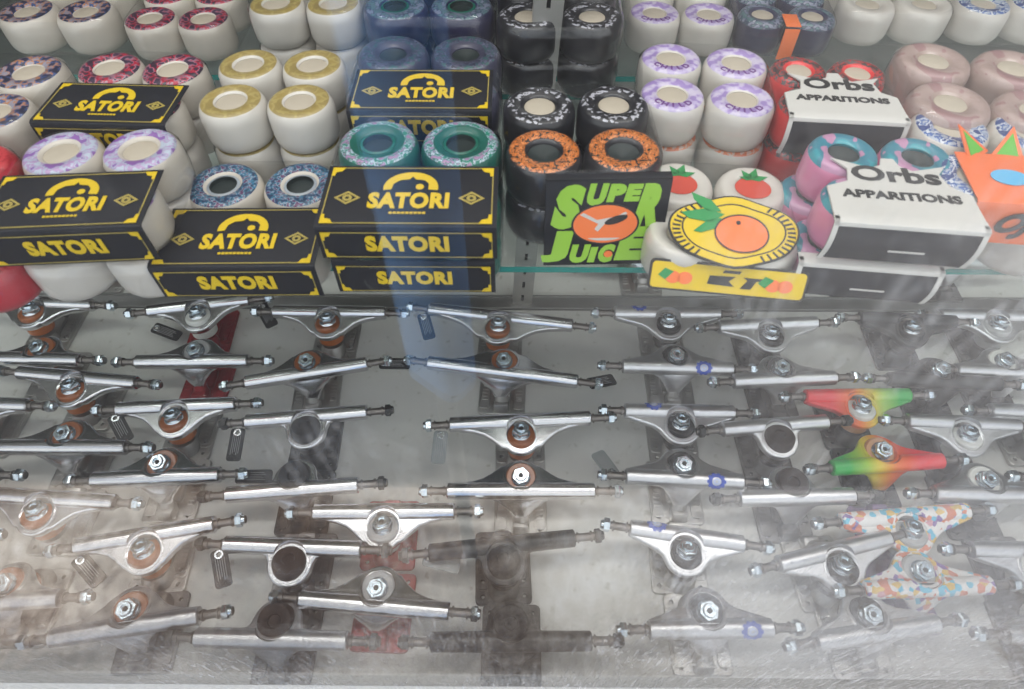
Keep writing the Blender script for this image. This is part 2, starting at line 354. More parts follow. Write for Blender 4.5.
def m_hanger(Wd, style):
    b = MB(); h = Wd/2
    r = 8.2
    t = MB(); t.lathe_dir((-h, 0, AXZ), (h, 0, AXZ), [(r-1.3, 0), (r, 0.008), (r+0.3, 0.25), (r+0.4, 0.5), (r+0.3, 0.75), (r, 0.992), (r-1.3, 1)], 36)
    c = MB(); c.lathe_dir(RC-KD*4.5, RC+KD*40, [(16.3, 0), (16.3, 1)], 40)
    b.mesh(cut(t, c))
    ex = h*0.97
    cy = -15.5; rr = 18.9
    if style == 'tri':
        left = [(-ex, 0), (-ex, -5.5), (-ex*0.93, -7.5), (-ex*0.5, -15.5), (-ex*0.38, -20)]
        hole = rrect(0, cy, 30.5, 30.5, 12, 6)
        arc = circ(0, cy-1, rr, 20, 222, 318)
    elif style == 'cap':
        left = [(-ex, -1)]+[(-ex + (ex-22)*t, -3.0 - 5*t**3) for t in (0.15, 0.4, 0.65, 0.85, 1)]+[(-19.5, cy+2)]
        hole = circ(0, cy, 15.8, 32)
        arc = circ(0, cy, rr, 20, 185, 355)
    else:
        left = [(-ex, 0), (-ex*0.9, -5.5), (-ex*0.68, -8.5), (-ex*0.52, -12.5), (-ex*0.40, -18.5), (-ex*0.27, -27)]
        hole = circ(0, cy, 15.9, 32)
        arc = circ(0, cy-1, rr-0.5, 18, 218, 322)
    right = [(-x, y) for x, y in reversed(left)]
    out = left + arc + right
    tilt = T(0, 0, AXZ+1, rx=12)
    b.mesh(flat2d([out, hole], 5.0, 2.2, 3), tilt @ T(z=-2))
    b.mesh(flat2d([circ(0, cy, 17.5, 36), circ(0, cy, 15.9, 36)], 9, 0.5, 1), tilt @ T(z=-1.5))     # cup wall for the bushing
    b.mesh(flat2d([circ(0, cy, 16.3, 28)], 1.5), tilt @ T(z=-5))
    # body tapering down to the pivot nose
    bw = h*0.62
    secs = [(bw, 0.5, AXZ-2, 5.5), (bw*0.55, 5.0, AXZ-9, 6.5), (13, 9.5, AXZ-18, 6.5), (7.5, 12.5, 20, 5.5), (4.5, 14, 13, 4.5)]
    rings = []
    for w, y, z, th in secs:
        rings.append([b.bm.verts.new((w*math.cos(a), y+th*math.sin(a), z-0.3*th*math.sin(a))) for a in [2*PI*i/24 for i in range(24)]])
    for p, q in zip(rings, rings[1:]):
        for i in range(24): b.bm.faces.new((p[i], p[(i+1) % 24], q[(i+1) % 24], q[i]))
    b.bm.faces.new(rings[0]); b.bm.faces.new(rings[-1][::-1])
    return b.done('hanger')
def m_bush_low():
    b = MB(); return b.lathe_dir(RC-KD*26, RC-KD*6, [(12.5, 0), (14.5, 0.1), (15, 0.5), (14, 0.93), (13, 1)], 28).done('bushing')
def m_bush_top(cap):
    b = MB()
    if cap: b.lathe_dir(RC-KD*5, RC+KD*9, [(15.8, 0), (15.9, 0.5), (15.6, 0.8), (14, 0.97), (11, 1), (6, 1.0), (5, 0.86), (1, 0.86)], 32)
    else: b.lathe_dir(RC-KD*5, RC+KD*2.5, [(15.4, 0), (15.2, 0.8), (14, 1), (5, 1)], 28)
    return b.done('bushing')
def m_washer():
    b = MB(); return b.lathe_dir(RC+KD*2, RC+KD*5, [(9.4, 0), (10, 0.35), (9.3, 0.8), (7.5, 0.5), (6.5, 1), (4, 1)], 28).done('washer')
def m_nut():
    b = MB(); q = KD.to_track_quat('Z', 'Y').to_matrix().to_4x4()
    hexa = [(8.2*math.cos(R(60*i+15)), 8.2*math.sin(R(60*i+15))) for i in range(6)]
    b.mesh(flat2d([hexa, circ(0, 0, 4.4, 16)], 5.0, 0.7, 1), Matrix.Translation(RC+KD*8) @ q)
    b.lathe_dir(RC+KD*10, RC+KD*13.2, [(6.4, 0), (6.2, 0.6), (5.4, 1), (3.8, 1), (3.8, 0.2)], 20, cap=False)
    b.lathe_dir(RC-KD*27, RC+KD*11.2, [(3.9, 0), (3.9, 1)], 16)
    return b.done('kingpin')
def m_sock():
    b = MB(); b.cyl(RC+KD*11.0, RC+KD*11.6, 2.6, 2.6, 6); return b.done('hex_socket')
def m_axle(Wd):
    b = MB(); h = Wd/2+28
    b.cyl((-h, 0, AXZ), (h, 0, AXZ), 3.9, 3.9, 16)
    for s in (-1, 1):
        for k in (2, 15):
            b.cyl((s*(Wd/2+k), 0, AXZ), (s*(Wd/2+k+1.4), 0, AXZ), 5.2, 5.2, 18)
    return b.done('axle')
def m_axnut():
    b = MB()
    hexa = [(6.0*math.cos(R(60*i+10)), 6.0*math.sin(R(60*i+10))) for i in range(6)]
    b.mesh(flat2d([hexa], 4.5, 0.7, 1), T(ry=90)); b.lathe_dir((1.5, 0, 0), (6, 0, 0), [(5, 0), (4.6, 0.6), (3.6, 1)], 16)
    return b.done('axle_nut')
def m_tag():
    b = MB(); b.mesh(flat2d([rrect(0, -21, 15, 35, 3), circ(0, -8, 2.2, 12)], 0.9, 0.2)); return b.done('hang_tag')
def m_tagprint():
    b = MB()
    for k in range(5): b.box((-4+k*2, -21, 0.85), (0.5, 22-(k % 3)*3, 0.2))
    return b.done('tag_print')
def m_tagring():
    b = MB(); b.mesh(flat2d([circ(0, -8, 4.0, 20), circ(0, -8, 2.4, 20)], 0.8, 0.25), T(z=1.0)); return b.done('tag_ring')
BUSHL = m_bush_low(); BUSHT = m_bush_top(False); BUSHC = m_bush_top(True); WASH = m_washer(); NUT = m_nut(); SOCK = m_sock(); AXN = m_axnut()
TAG = m_tag(); TAGP = m_tagprint(); TAGR = m_tagring()
def m_badge(light):
    b = MB()
    segs = []
    rad = 9.2
    if not light:
        b0 = flat2d([circ(0, 0, 8.2, 28), circ(0, 0, 4.6, 20)], 0.3)
        n = 10
    else:
        b0 = flat2d([circ(0, 0, 3.4, 20), circ(0, 0, 1.5, 12)], 0.35); n = 0
    def bend(bm0):
        for v in bm0.verts:
            a = v.co.y/rad; z = v.co.z
            v.co.y = math.sin(a)*(rad+z); v.co.z = math.cos(a)*(rad+z)-rad
    b.mesh(b0)
    for k in range(n):
        a = 2*PI*k/n
        b.box((7.9*math.cos(a), 7.9*math.sin(a), 0), (3, 3, 0.3), 0, Matrix.Rotation(a, 3, 'Z'))
    bend(b.bm)
    return b.done('badge')
BADGE = m_badge(False); BADGEL = m_badge(True)
HCACHE = {}; ACACHE = {}
NT = [0]
def truck(xl, yl, xr, yr, side, label, hang='silver', bush='orange', plate='plate', style='flare', nut='chrome', tags=(), badge=None, anut='chrome', low=None, top=None, Wfix=None):
    A = at(xl, yl, AXZ*MM); B = at(xr, yr, AXZ*MM)
    c = (A+B)/2; Wd = round((B-A).length*1000)
    yaw = math.atan2(B.y-A.y, B.x-A.x)
    if Wfix:
        Wd = Wfix
    rz = 0 if side == 'F' else PI
    root = thing('skateboard_truck', label, 'skateboard truck', (c.x, c.y, 0), rz, 'skateboard trucks laid out on the display board')
    k = (Wd, style)
    if k not in HCACHE: HCACHE[k] = m_hanger(Wd, style)
    if Wd not in ACACHE: ACACHE[Wd] = m_axle(Wd)
    cant = (0, 0, yaw)
    # the baseplate sits squarer to the board than the hanger, turning about the kingpin
    obj('baseplate', BASE, M[plate], root, rot=(0, 0, yaw*0.35))
    hg = obj('hanger', HCACHE[k], M[hang], root, rot=cant)
    ax = obj('axle', ACACHE[Wd], M['axle'], root, rot=cant)
    for s in (-1, 1):
        n = obj('axle_nut', AXN, M[anut], root)
        e = Matrix.Rotation(yaw, 3, 'Z') @ Vector((s*(Wd/2+22)*MM, 0, AXZ*MM))
        n.location = e; n.rotation_euler = (random.uniform(0, 1), 0, yaw if s > 0 else yaw+PI)
    obj('bushing', BUSHL, M[low or bush], root, rot=cant)
    if style == 'cap':
        obj('bushing', BUSHC, M[bush], root, rot=cant)
    else:
        obj('bushing', BUSHT, M[top or ('orange_dark' if bush == 'orange' else bush)], root, rot=cant)
        obj('washer', WASH, M['washer'], root, rot=cant)
        kn = obj('kingpin', NUT, M[nut], root, rot=cant)
        obj('hex_socket', SOCK, M['dark'], kn)
    for (end, ang, tcol, lift) in tags:      # end: -1 left in the photo, +1 right
        e0 = end if side == 'F' else -end
        p = Matrix.Rotation(yaw, 3, 'Z') @ Vector((e0*(Wd/2+9)*MM, 0, (AXZ-6-lift)*MM))
        g = obj('hang_tag', TAG, M[tcol], root); g.location = p
        g.rotation_euler = (R(14) , 0, R(ang)-rz) if lift < 30 else (0, 0, R(ang)-rz)
        obj('tag_print', TAGP, M['tag_print'], g)
        obj('tag_ring', TAGR, M['washer'], g)
    if badge is not None:
        bx = badge if side == 'F' else -badge
        p = Matrix.Rotation(yaw, 3, 'Z') @ Vector((bx*MM, 0, AXZ*MM))
        # badge wraps the tube, facing up and a little to the window
        tilt = (32 if side == 'B' else 0)
        tl = R(tilt) if side == 'F' else -R(tilt)
        off = Vector((0, -math.sin(R(tilt))*(8.9*MM) if side == 'F' else math.sin(R(tilt))*8.9*MM, math.cos(R(tilt))*8.9*MM))
        if side == 'F':
            tl = R(-38); off = Vector((0, math.sin(R(38))*8.9*MM, math.cos(R(38))*8.9*MM))
        bd = obj('badge', BADGE, M['badge'], root, loc=p+off, rot=(tl, 0, yaw))
        obj('badge_star', BADGEL, M['badge_light'], bd, loc=(0, 0, 0.0002))
    NT[0] += 1
    return root

LB = 'silver truck with orange bushings, '
def tk(*a, **k): truck(*a, **k)
# far left column
tk(-18, 300, 94, 305, 'F', 'silver truck with orange bushings at the left edge, topmost, beside the white-bushing truck')
tk(-12, 358, 81, 360, 'B', 'silver truck with its kingpin nut above the hanger, second down at the left edge')
tk(20, 372.6, 137, 383, 'F', 'silver truck with orange bushings sloping down to the right, above the black tag at left')
tk(-84, 402, 30.5, 405.6, 'F', 'silver truck cut off by the left edge, level with the truck holding a black tag')
tk(-6, 447, 127, 447.5, 'B', 'silver truck at the left edge under the black hang tag, nut above its hanger')
tk(-130, 473, -2, 475, 'F', 'truck almost out of view at the left edge, only its axle end and nut showing', anut='chrome')
tk(-25, 494, 115.5, 502.5, 'F', 'silver truck with big orange bushing, left edge, three rows above the bottom')
tk(-128, 541, -25, 536, 'F', 'truck mostly out of view at the left edge with a black tag on its axle', tags=((1, 10, 'tag_black', 0),))
tk(-66, 604, 62, 598, 'B', 'weathered silver truck with orange bushing low at the left edge', hang='satin')
# second column
tk(148.5, 311.7, 250, 300, 'F', 'silver truck with white bushings and red baseplate, top of the second column', bush='white_b', plate='red', tags=((1, 35, 'tag_black', 0), (-1, 75, 'tag_black', 20)))
tk(137, 362, 249, 361, 'B', 'silver truck with red baseplate and nut above hanger, just under the white-bushing truck', bush='clear_b', plate='red')
tk(118, 409.5, 237, 404, 'F', 'silver truck with orange bushing and a black hang tag on its left axle', tags=((-1, 38, 'tag_black', 0),))
tk(93, 480, 221, 474.6, 'B', 'silver truck, nut above hanger, black tag on right axle, left of the black-plated pair', tags=((1, 98, 'tag_black', 0),))
tk(76, 547, 216, 524, 'F', 'silver truck rising to the right with a large orange bushing, lower left', tags=((-1, 50, 'tag_black', 10),))
tk(51, 638, 200.6, 615.6, 'B', 'worn silver truck rising to the right, near the bottom left corner', hang='satin', plate='plate_dark')
# third column
tk(273.6, 311.7, 386.6, 313, 'F', 'silver truck with orange bushing, top of the third column, below the blue-printed wheels')
tk(245.7, 382.8, 367.6, 363.7, 'B', 'silver truck sloping up to the right with a black tag round its right axle', tags=((1, 100, 'tag_black', -4),))
tk(246, 422, 367.6, 412, 'F', 'silver truck with solid black bushing, black baseplate and black tag hanging at left', bush='black_b', plate='black', style='cap', anut='darknut', tags=((-1, 0, 'tag_black', 0),))
tk(226.7, 495, 359, 484.8, 'B', 'silver truck with black bushing and black baseplate, nutless cap above its hanger', bush='black_b', plate='black', style='cap', anut='darknut')
tk(225, 544.4, 362, 549.5, 'F', 'silver truck with dark brown domed bushing and a tag on its left axle', bush='brown_b', plate='plate_dark', style='cap', anut='darknut', tags=((-1, 20, 'tag_black', 0),))
tk(196, 637.4, 348.5, 641, 'B', 'silver truck with dark domed bushing in the bottom row, left of the black truck', bush='brown_b', plate='plate_dark', style='cap', anut='darknut', hang='satin')
tk(314, 512.7, 455, 511.4, 'F', 'silver truck with clear bushing and red baseplate, lower one of the middle left', bush='clear_b', plate='red')
tk(300, 599, 450, 611.8, 'B', 'silver truck with red baseplate sloping down to the right, left of the black trucks', bush='clear_b', plate='red')
# centre column
tk(429, 309, 572.7, 325.6, 'F', 'silver truck with orange bushings below the green wheel packs, top of the centre column', tags=((-1, 18, 'tag_black', 0),))
tk(428, 362.5, 577.8, 381.5, 'B', 'silver truck sloping down to the right, black tag on its right axle, centre column', tags=((1, 112, 'tag_black', -2),))
tk(449.5, 424.7, 590.5, 418.3, 'F', 'silver truck with orange bushing and grey tag at its left axle, centre column', tags=((-1, -3, 'tag_grey', 0),))
tk(447, 491, 595, 491, 'B', 'level silver truck in the centre, whole baseplate in view, above the black truck')
tk(428.6, 553, 575, 538, 'F', 'black truck rising to the right with a black baseplate, upper of two black ones', hang='black', bush='black_b', plate='black', style='cap', anut='darknut', tags=((-1, 80, 'tag_grey', 0),))
tk(430.5, 642, 591.7, 641, 'B', 'black truck at the bottom centre with its baseplate towards the window', hang='black', bush='black_b', plate='black', style='cap', anut='darknut')
# fourth column, blue badges
BL = dict(bush='black_b', style='tri', hang='satin')
tk(614, 313, 719.7, 314, 'F', 'silver truck with blue badge and black bushings, directly under the yellow-carded wheels', badge=-34, **BL)
tk(622, 366, 732.4, 369, 'B', 'silver truck with round blue badge on the right of its hanger, upper one', badge=28, **BL)
tk(624.4, 410.7, 733.6, 413, 'F', 'silver truck with blue badge at upper left of the hanger, middle of the badge column', badge=-28, **BL)
tk(625.7, 476, 742.5, 482, 'B', 'silver truck with round blue badge, right of the grey tag in the middle rows', badge=30, tags=((-1, 205, 'tag_grey', 0),), **BL)
tk(629.5, 528, 743.8, 544.4, 'F', 'silver truck with faded blue badge sloping down to the right, right of the black trucks', badge=-28, **BL)
tk(648.6, 629.5, 771.7, 628, 'B', 'silver truck with faded blue badge in the bottom row', badge=34, **BL)
# fifth column, plain satin
VN = dict(bush='black_b', style='tri', hang='satin', plate='plate_dark')
tk(718, 327, 816, 323, 'F', 'plain satin silver truck with black bushing, top of the column right of the badge trucks', **VN)
tk(732.4, 381.5, 835, 377.7, 'B', 'plain satin silver truck with nut above the hanger, left of the red yellow green truck', **VN)
tk(722, 429.7, 826.3, 422, 'F', 'satin silver truck with grey domed bushing, left below the red yellow green truck', bush='brown_b', style='cap', hang='satin', plate='plate_dark', anut='darknut')
tk(738.7, 498.7, 853, 496, 'B', 'satin silver truck with dark dome above its hanger, under the green-ended colour-fade truck', bush='brown_b', style='cap', hang='satin', plate='plate_dark', anut='darknut')
tk(778, 564.7, 888, 538, 'F', 'satin silver truck rising to the right below the paint-splattered truck', **dict(VN, plate='plate'))
tk(814.8, 642, 936.7, 623, 'B', 'satin silver truck rising to the right at the bottom right corner, last before the edge', **dict(VN, plate='plate'))
# sixth column, coloured
tk(859, 318, 955, 322, 'F', 'black truck at the top right with a black baseplate, silver nut below hanger', hang='black', bush='black_b', plate='black', style='tri', low='black_b')
tk(888, 379, 1000, 384, 'B', 'black truck directly above the green end of the red yellow green truck', hang='black', bush='black_b', plate='black', style='tri')
tk(804.6, 396.7, 908.7, 395.5, 'F', 'truck fading red to yellow to green from left to right, white and amber bushings', hang='rasta', bush='white_b', low='amber', plate='plate_dark', style='tri')
tk(831, 468, 941.7, 460.6, 'B', 'truck fading green to yellow to red from left to right, amber bushing', hang='rasta', bush='amber', plate='black', style='tri')
tk(840, 521.6, 967, 511.4, 'F', 'paint-splattered white and blue truck on a purple baseplate, upper of the two', hang='confetti', bush='clear_b', plate='purple', style='tri')
tk(863, 590, 990, 585, 'B', 'paint-splattered truck on a purple baseplate, lower and hazier of the two', hang='confetti', bush='clear_b', plate='purple', style='tri')
# far right column
RT = dict(bush='white_b', style='tri', hang='satin', plate='plate_dark')
tk(939, 315, 1046, 317, 'F', 'silver truck in the top right corner of the board with a pale bushing', **dict(RT, bush='clear_b'))
tk(955, 370, 1062, 374, 'B', 'silver truck second down at the right edge, nuts above its hanger', **RT)
tk(906, 421, 1018, 426, 'F', 'pale silver truck with white bushing right of the colour-fade trucks', **RT)
tk(988.7, 410.7, 1100, 414, 'F', 'silver truck cut off by the right edge, just above the pale white-bushing truck', **dict(RT, plate='plate'))
tk(933, 493.6, 1050, 495, 'B', 'silver truck at the right edge above the upper paint-splattered truck', **RT)
tk(1035, 477, 1150, 480, 'F', 'truck almost out of view at the right edge, only its left axle end showing', **RT)
tk(969.7, 549.5, 1090, 552, 'F', 'silver truck at the right edge below the upper paint-splattered truck', **RT)
tk(1004, 634, 1130, 637, 'B', 'silver truck cut off in the bottom right corner', **RT)
# row beyond the aluminium track, mostly under the shelf
tk(45, 252, 140, 254, 'B', 'silver truck beyond the aluminium track, under the left wheel packs')
tk(208, 258, 300, 257, 'B', 'silver truck beyond the track behind the blue-printed wheel pack')
tk(600, 255, 690, 256, 'B', 'silver truck beyond the track, its baseplate showing under the yellow-carded pack')
tk(812, 256, 905, 257, 'B', 'black-plated truck beyond the track, under the pink and teal wheel packs', plate='black', hang='black', bush='black_b', style='tri')
tk(905, 262, 1000, 262, 'B', 'silver truck beyond the track under the orange-carded pack at the right edge', hang='satin', plate='plate_dark', bush='clear_b')

# ------------------------------------------------------------------ wheels
WC = {}
def m_wheel(d, h, hole):
    k = (d, h, hole)
    if k in WC: return WC[k]
    r = d/2; b = MB()
    prof = [(r*0.74, 0), (r*0.90, 1.2), (r*0.985, 6), (r, h*0.3), (r, h*0.7), (r*0.985, h-6), (r*0.92, h-2), (r*0.86, h-0.6), (r*0.78, h)]
    prof += [(r*0.50, h-0.6), (r*0.44, h-2.0), (11.2 if hole != 'wide' else r*0.42, h-3.0), (11.0 if hole != 'wide' else r*0.38, h-9)]
    p = [(x, z/h) for x, z in prof]
    b.lathe_dir((0, 0, 0), (0, 0, h), p, 40)
    WC[k] = b.done('wheel', 50); return WC[k]
CC = {}
def m_core(d, h, hole):
    k = (d, h, hole)
    if k in CC: return CC[k]
    b = MB()
    if hole == 'light': prof = [(11.3, h-8), (11.3, h-2.6), (10.4, h-2.0), (2, h-2.2)]
    elif hole == 'wide': prof = [(d*0.215, h-8), (d*0.215, h-2), (d*0.18, h-1.6), (11.5, h-4), (10.5, h-8), (2, h-8.2)]
    else: prof = [(11.3, h-8.5), (11.3, h-4), (2, h-8)]
    b.lathe_dir((0, 0, 0), (0, 0, 1), [(x, z) for x, z in prof], 32)
    CC[k] = b.done('core', 40); return CC[k]
PACKS = 'wrapped packs of four skateboard wheels on the glass shelves'
H = 33
def m_bore():
    b = MB(); b.lathe_dir((0, 0, 0), (0, 0, 1), [(9.5, 20), (10.6, 31.4)], 28, cap=False); b.mesh(flat2d([circ(0, 0, 10.4, 28)], 0.4), T(z=27.5)); return b.done('bore')
BORE = m_bore()
def core(w, d, hole, wm):
    kind = 'light' if hole == 'light' else ('grey' if hole == 'wide' else 'dark')
    if hole == 'wide' and wm in ('green', 'night'): kind = 'green'
    c = obj('wheel_core', m_core(d, H, hole), CORE[kind], w)
    if hole == 'wide': obj('bore', BORE, CORE['dark'], w)
def shell_film(d, h):
    """shrink wrap hugging a two by two block of wheels"""
    g = d/2+0.5; b = MB(); r = d/2+1.0
    o = []
    for qx, qy, a in ((1, 1, 0), (-1, 1, 90), (-1, -1, 180), (1, -1, 270)):
        for i in range(9):
            an = R(a+90*i/8); o.append((qx*g+r*math.cos(an), qy*g+r*math.sin(an)))
    secs = [(0.80, 0.4), (0.985, 3), (1.0, h*0.5), (0.985, h-3), (0.93, h+0.6)]
    rings = [[b.bm.verts.new((x*s, y*s, z)) for x, y in o] for s, z in secs]
    n = len(o)
    for p, q in zip(rings, rings[1:]):
        for i in range(n): b.bm.faces.new((p[i], p[(i+1) % n], q[(i+1) % n], q[i]))
    return b.done('film', 60)
def pack(px, py, ztop, d, yaw, wm, label, hole='light', layers=1, anchor='rear', film=True, row='both', shift=(0, 0)):
    """returns the pack's Empty; local origin is the middle of the block on its underside"""
    a = at(px, py, ztop*MM); g = d/2+0.5; y = R(yaw)
    off = Matrix.Rotation(y, 3, 'Z') @ Vector((shift[0]*MM, ((-g if anchor == 'rear' else g)+shift[1])*MM, 0))
    c = a+off
    root = thing('wheel_pack', label, 'skateboard wheels', (c.x, c.y, (ztop-H)*MM), y, PACKS)
    for sx in (-1, 1):
        for sy in (-1, 1):
            w = obj('wheel', m_wheel(d, H, 'wide' if hole == 'wide' else 'n'), W[wm], root, loc=(sx*g*MM, sy*g*MM, 0), rot=(0, 0, 0))
            core(w, d, hole, wm)
    if film: obj('shrink_wrap', shell_film(d, H), M['film'], root)
    return root

def below(root, label, wm, hole='light', d=54, dz=33.6, dx=0, dy=0):
    l = root.location; y = root.rotation_euler[2]; g = d/2+0.5
    o = Matrix.Rotation(y, 3, 'Z') @ Vector((dx*MM, dy*MM, 0))
    r = thing('wheel_pack', label, 'skateboard wheels', (l.x+o.x, l.y+o.y, l.z-dz*MM), y, PACKS)
    for sx in (-1, 1):
        for sy in (-1, 1):
            w = obj('wheel', m_wheel(d, H, 'wide' if hole == 'wide' else 'n'), W[wm], r, loc=(sx*g*MM, sy*g*MM, 0))
            core(w, d, hole, wm)
    obj('shrink_wrap', shell_film(d, H), M['film'], r)
    return r

def fold(w, y0, y1, zt, zb, th=0.8, bulge=0):
    """folded card: a flat top from y1 (rear) to y0 (front) and a front panel down to zb"""
    b = MB()
    pts = [(y1, zt), (y0+3, zt), (y0+0.8, zt-0.8), (y0, zt-3)]
    n = 6
    for i in range(1, n+1):
        t = i/n; pts.append((y0-bulge*math.sin(PI*t), zt-3+(zb-zt+3)*t))
    rows = []
    for i, (yy, zz) in enumerate(pts):
        a0 = Vector(pts[max(0, i-1)]); a1 = Vector(pts[min(len(pts)-1, i+1)]); d = (a1-a0).normalized()
        iy, iz = yy-d.y*th, zz+d.x*th
        rows.append([b.bm.verts.new(v) for v in ((-w/2, yy, zz), (w/2, yy, zz), (w/2, iy, iz), (-w/2, iy, iz))])
    for p, q in zip(rows, rows[1:]):
        for k in range(4): b.bm.faces.new((p[k], p[(k+1) % 4], q[(k+1) % 4], q[k]))
    b.bm.faces.new(rows[0]); b.bm.faces.new(rows[-1][::-1])
    return b.done('card', 25)
def logo_card(root, d, front_drop=30, w=None):
    w = w or d*1.96
    g = d/2+0.5; y0 = -(2*g+1.6); y1 = -1
    zt = H+1.6
    c = obj('card', fold(w, y0, y1, zt, zt-front_drop), M['card_black'], root)
    dp = y1-y0; cy = (y0+y1)/2
    top = T(0, cy, zt+0.5); fr = T(0, y0-0.9, zt-front_drop/2-1, rx=90)
    b = MB(); q = MB()
    # top panel: border, corner pieces, arched afro mark, diamonds, lettering
    k = w/108
    hw, hh = w/2-3, dp/2-2.5
    def frame(mb, tm, hw, hh, t=0.7):
        mb.mesh(flat2d([[(-hw, -hh), (hw, -hh), (hw, hh), (-hw, hh)], [(-hw+t, -hh+t), (hw-t, -hh+t), (hw-t, hh-t), (-hw+t, hh-t)]], 0.2), tm)
    frame(q, top, hw, hh); 
    def corners(mb, tm, hw, hh, s):
        for sx in (-1, 1):
            for sy in (-1, 1):
                mb.mesh(flat2d([[(sx*hw, sy*hh), (sx*(hw-s), sy*hh), (sx*(hw-s*0.75), sy*(hh-s*0.45)), (sx*(hw-s*0.3), sy*(hh-s*0.55)), (sx*(hw-s*0.25), sy*(hh-s)), (sx*hw, sy*(hh-s))]], 0.3), tm)
    corners(b, top, hw, hh, 8*k)
    arch = circ(0, 0, 15*k, 20, -12, 192, 16*k) + list(reversed(circ(0, -1, 11*k, 20, -8, 60, 9*k))) 
    outer = circ(0, 0, 17*k, 24, -8, 188, 15*k)
    inner = [(11*k, -1.5), (11*k, 4*k), (8*k, 7.5*k), (2.5*k, 8.2*k), (0.4*k, 11*k), (-1.5*k, 8.2*k), (-7*k, 7.5*k), (-11*k, 4*k), (-12*k, -1.5)]
    b.mesh(flat2d([outer+list(reversed(inner))], 0.3), top @ T(0, 6.5*k, 0))
    b.mesh(flat2d([circ(5.5*k, 0, 2.6*k, 12)], 0.3), top @ T(0, 7.5*k, 0))
    b.mesh(text2d('SATORI', 15*k, 0.3, 0.75*k, 0.0, 1.08), top @ T(0, -6*k, 0, s=(0.92, 1.22, 1)))
    for q2 in range(9): b.mesh(flat2d([rrect(0, 0, 1.9*k, 1.7*k, 0.3)], 0.3), top @ T((q2-4)*2.5*k, -16.5*k, 0))
    for sx in (-1, 1):
        dm = [(8*k, 0), (0, 6*k), (-8*k, 0), (0, -6*k)]; di = [(5.8*k, 0), (0, 4.3*k), (-5.8*k, 0), (0, -4.3*k)]
        q.mesh(flat2d([dm, di], 0.3), top @ T(sx*38*k, -3*k, 0)); q.mesh(flat2d([circ(0, 0, 3*k, 12), circ(0, 0, 1.3*k, 10)], 0.3), top @ T(sx*38*k, -3*k, 0))
    fh = front_drop/2-4
    frame(q, fr, hw, fh+1, 0.5); corners(b, fr, hw, fh+1, 6.5*k)
    b.mesh(text2d('SATORI', 13*k, 0.3, 0.7*k, 0.0, 1.08), fr @ T(0, 0.5, 0, s=(1.08, 1.2, 1)))
    obj('lettering', b.done('lettering'), M['yellow'], c)
    obj('border', q.done('border'), M['dull_yellow'], c)
    return c

Z1, Z2 = 338.5, 372.2
SHELF = Z1-H-0.4
g1 = 'pack of lilac-printed white wheels under a black and yellow card, front left'
p = pack(99, 149, Z2, 52.5, 4, 'lilac', g1); logo_card(p, 52.5, 29)
below(p, 'pack of plain-sided white wheels carrying the lilac-printed pack, front left', 'plain', d=52.5, dx=2, dy=-3)
p = pack(261, 183, Z1, 55.5, 1, 'teal', 'blue-ringed white wheels with grey cores under a black and yellow card, second in front', hole='wide'); logo_card(p, 55.5, 29)
p = pack(419, 141, Z2, 57, 0, 'green', 'upper pack of translucent green wheels with a black and yellow card', hole='wide'); logo_card(p, 57, 27)
q = below(p, 'lower pack of translucent green wheels with a black and yellow card', 'green', 'wide', 57, dy=2); logo_card(q, 55, 30)
p = pack(429, 51, Z2, 58, 0, 'dusk', 'pack of dusky violet wheels with a black and yellow card, right behind the green packs', hole='dark'); logo_card(p, 54, 27)
below(p, 'lower pack of dusky violet wheels behind the green packs', 'dusk', 'dark', 58)
p = pack(140, 67, Z2, 50, -2, 'rose', 'pack of red-printed white wheels with black and yellow card, behind the lilac-printed pack'); logo_card(p, 50, 26)
below(p, 'lower white pack beneath the red-printed wheels, back left', 'plain', d=50)
p = pack(280, 63, Z2, 50, 0, 'gold', 'upper pack of white wheels with gold-ringed faces and no card', film=False)
below(p, 'lower pack of gold-ringed white wheels with only its sides showing', 'gold', d=50)
# left edge packs
p = pack(-8, 70, Z2, 54, 0, 'dark', 'pack of white wheels with dark blue and orange print at the left edge', film=True)
below(p, 'lower pack of white wheels under the dark-printed ones at the left edge', 'plain', d=54)
p = pack(-70, 165, Z2, 52, 3, 'redw', 'pack of deep red wheels cut off by the left edge')
below(p, 'lower pack of red wheels cut off by the left edge', 'redw', d=52, dx=8)

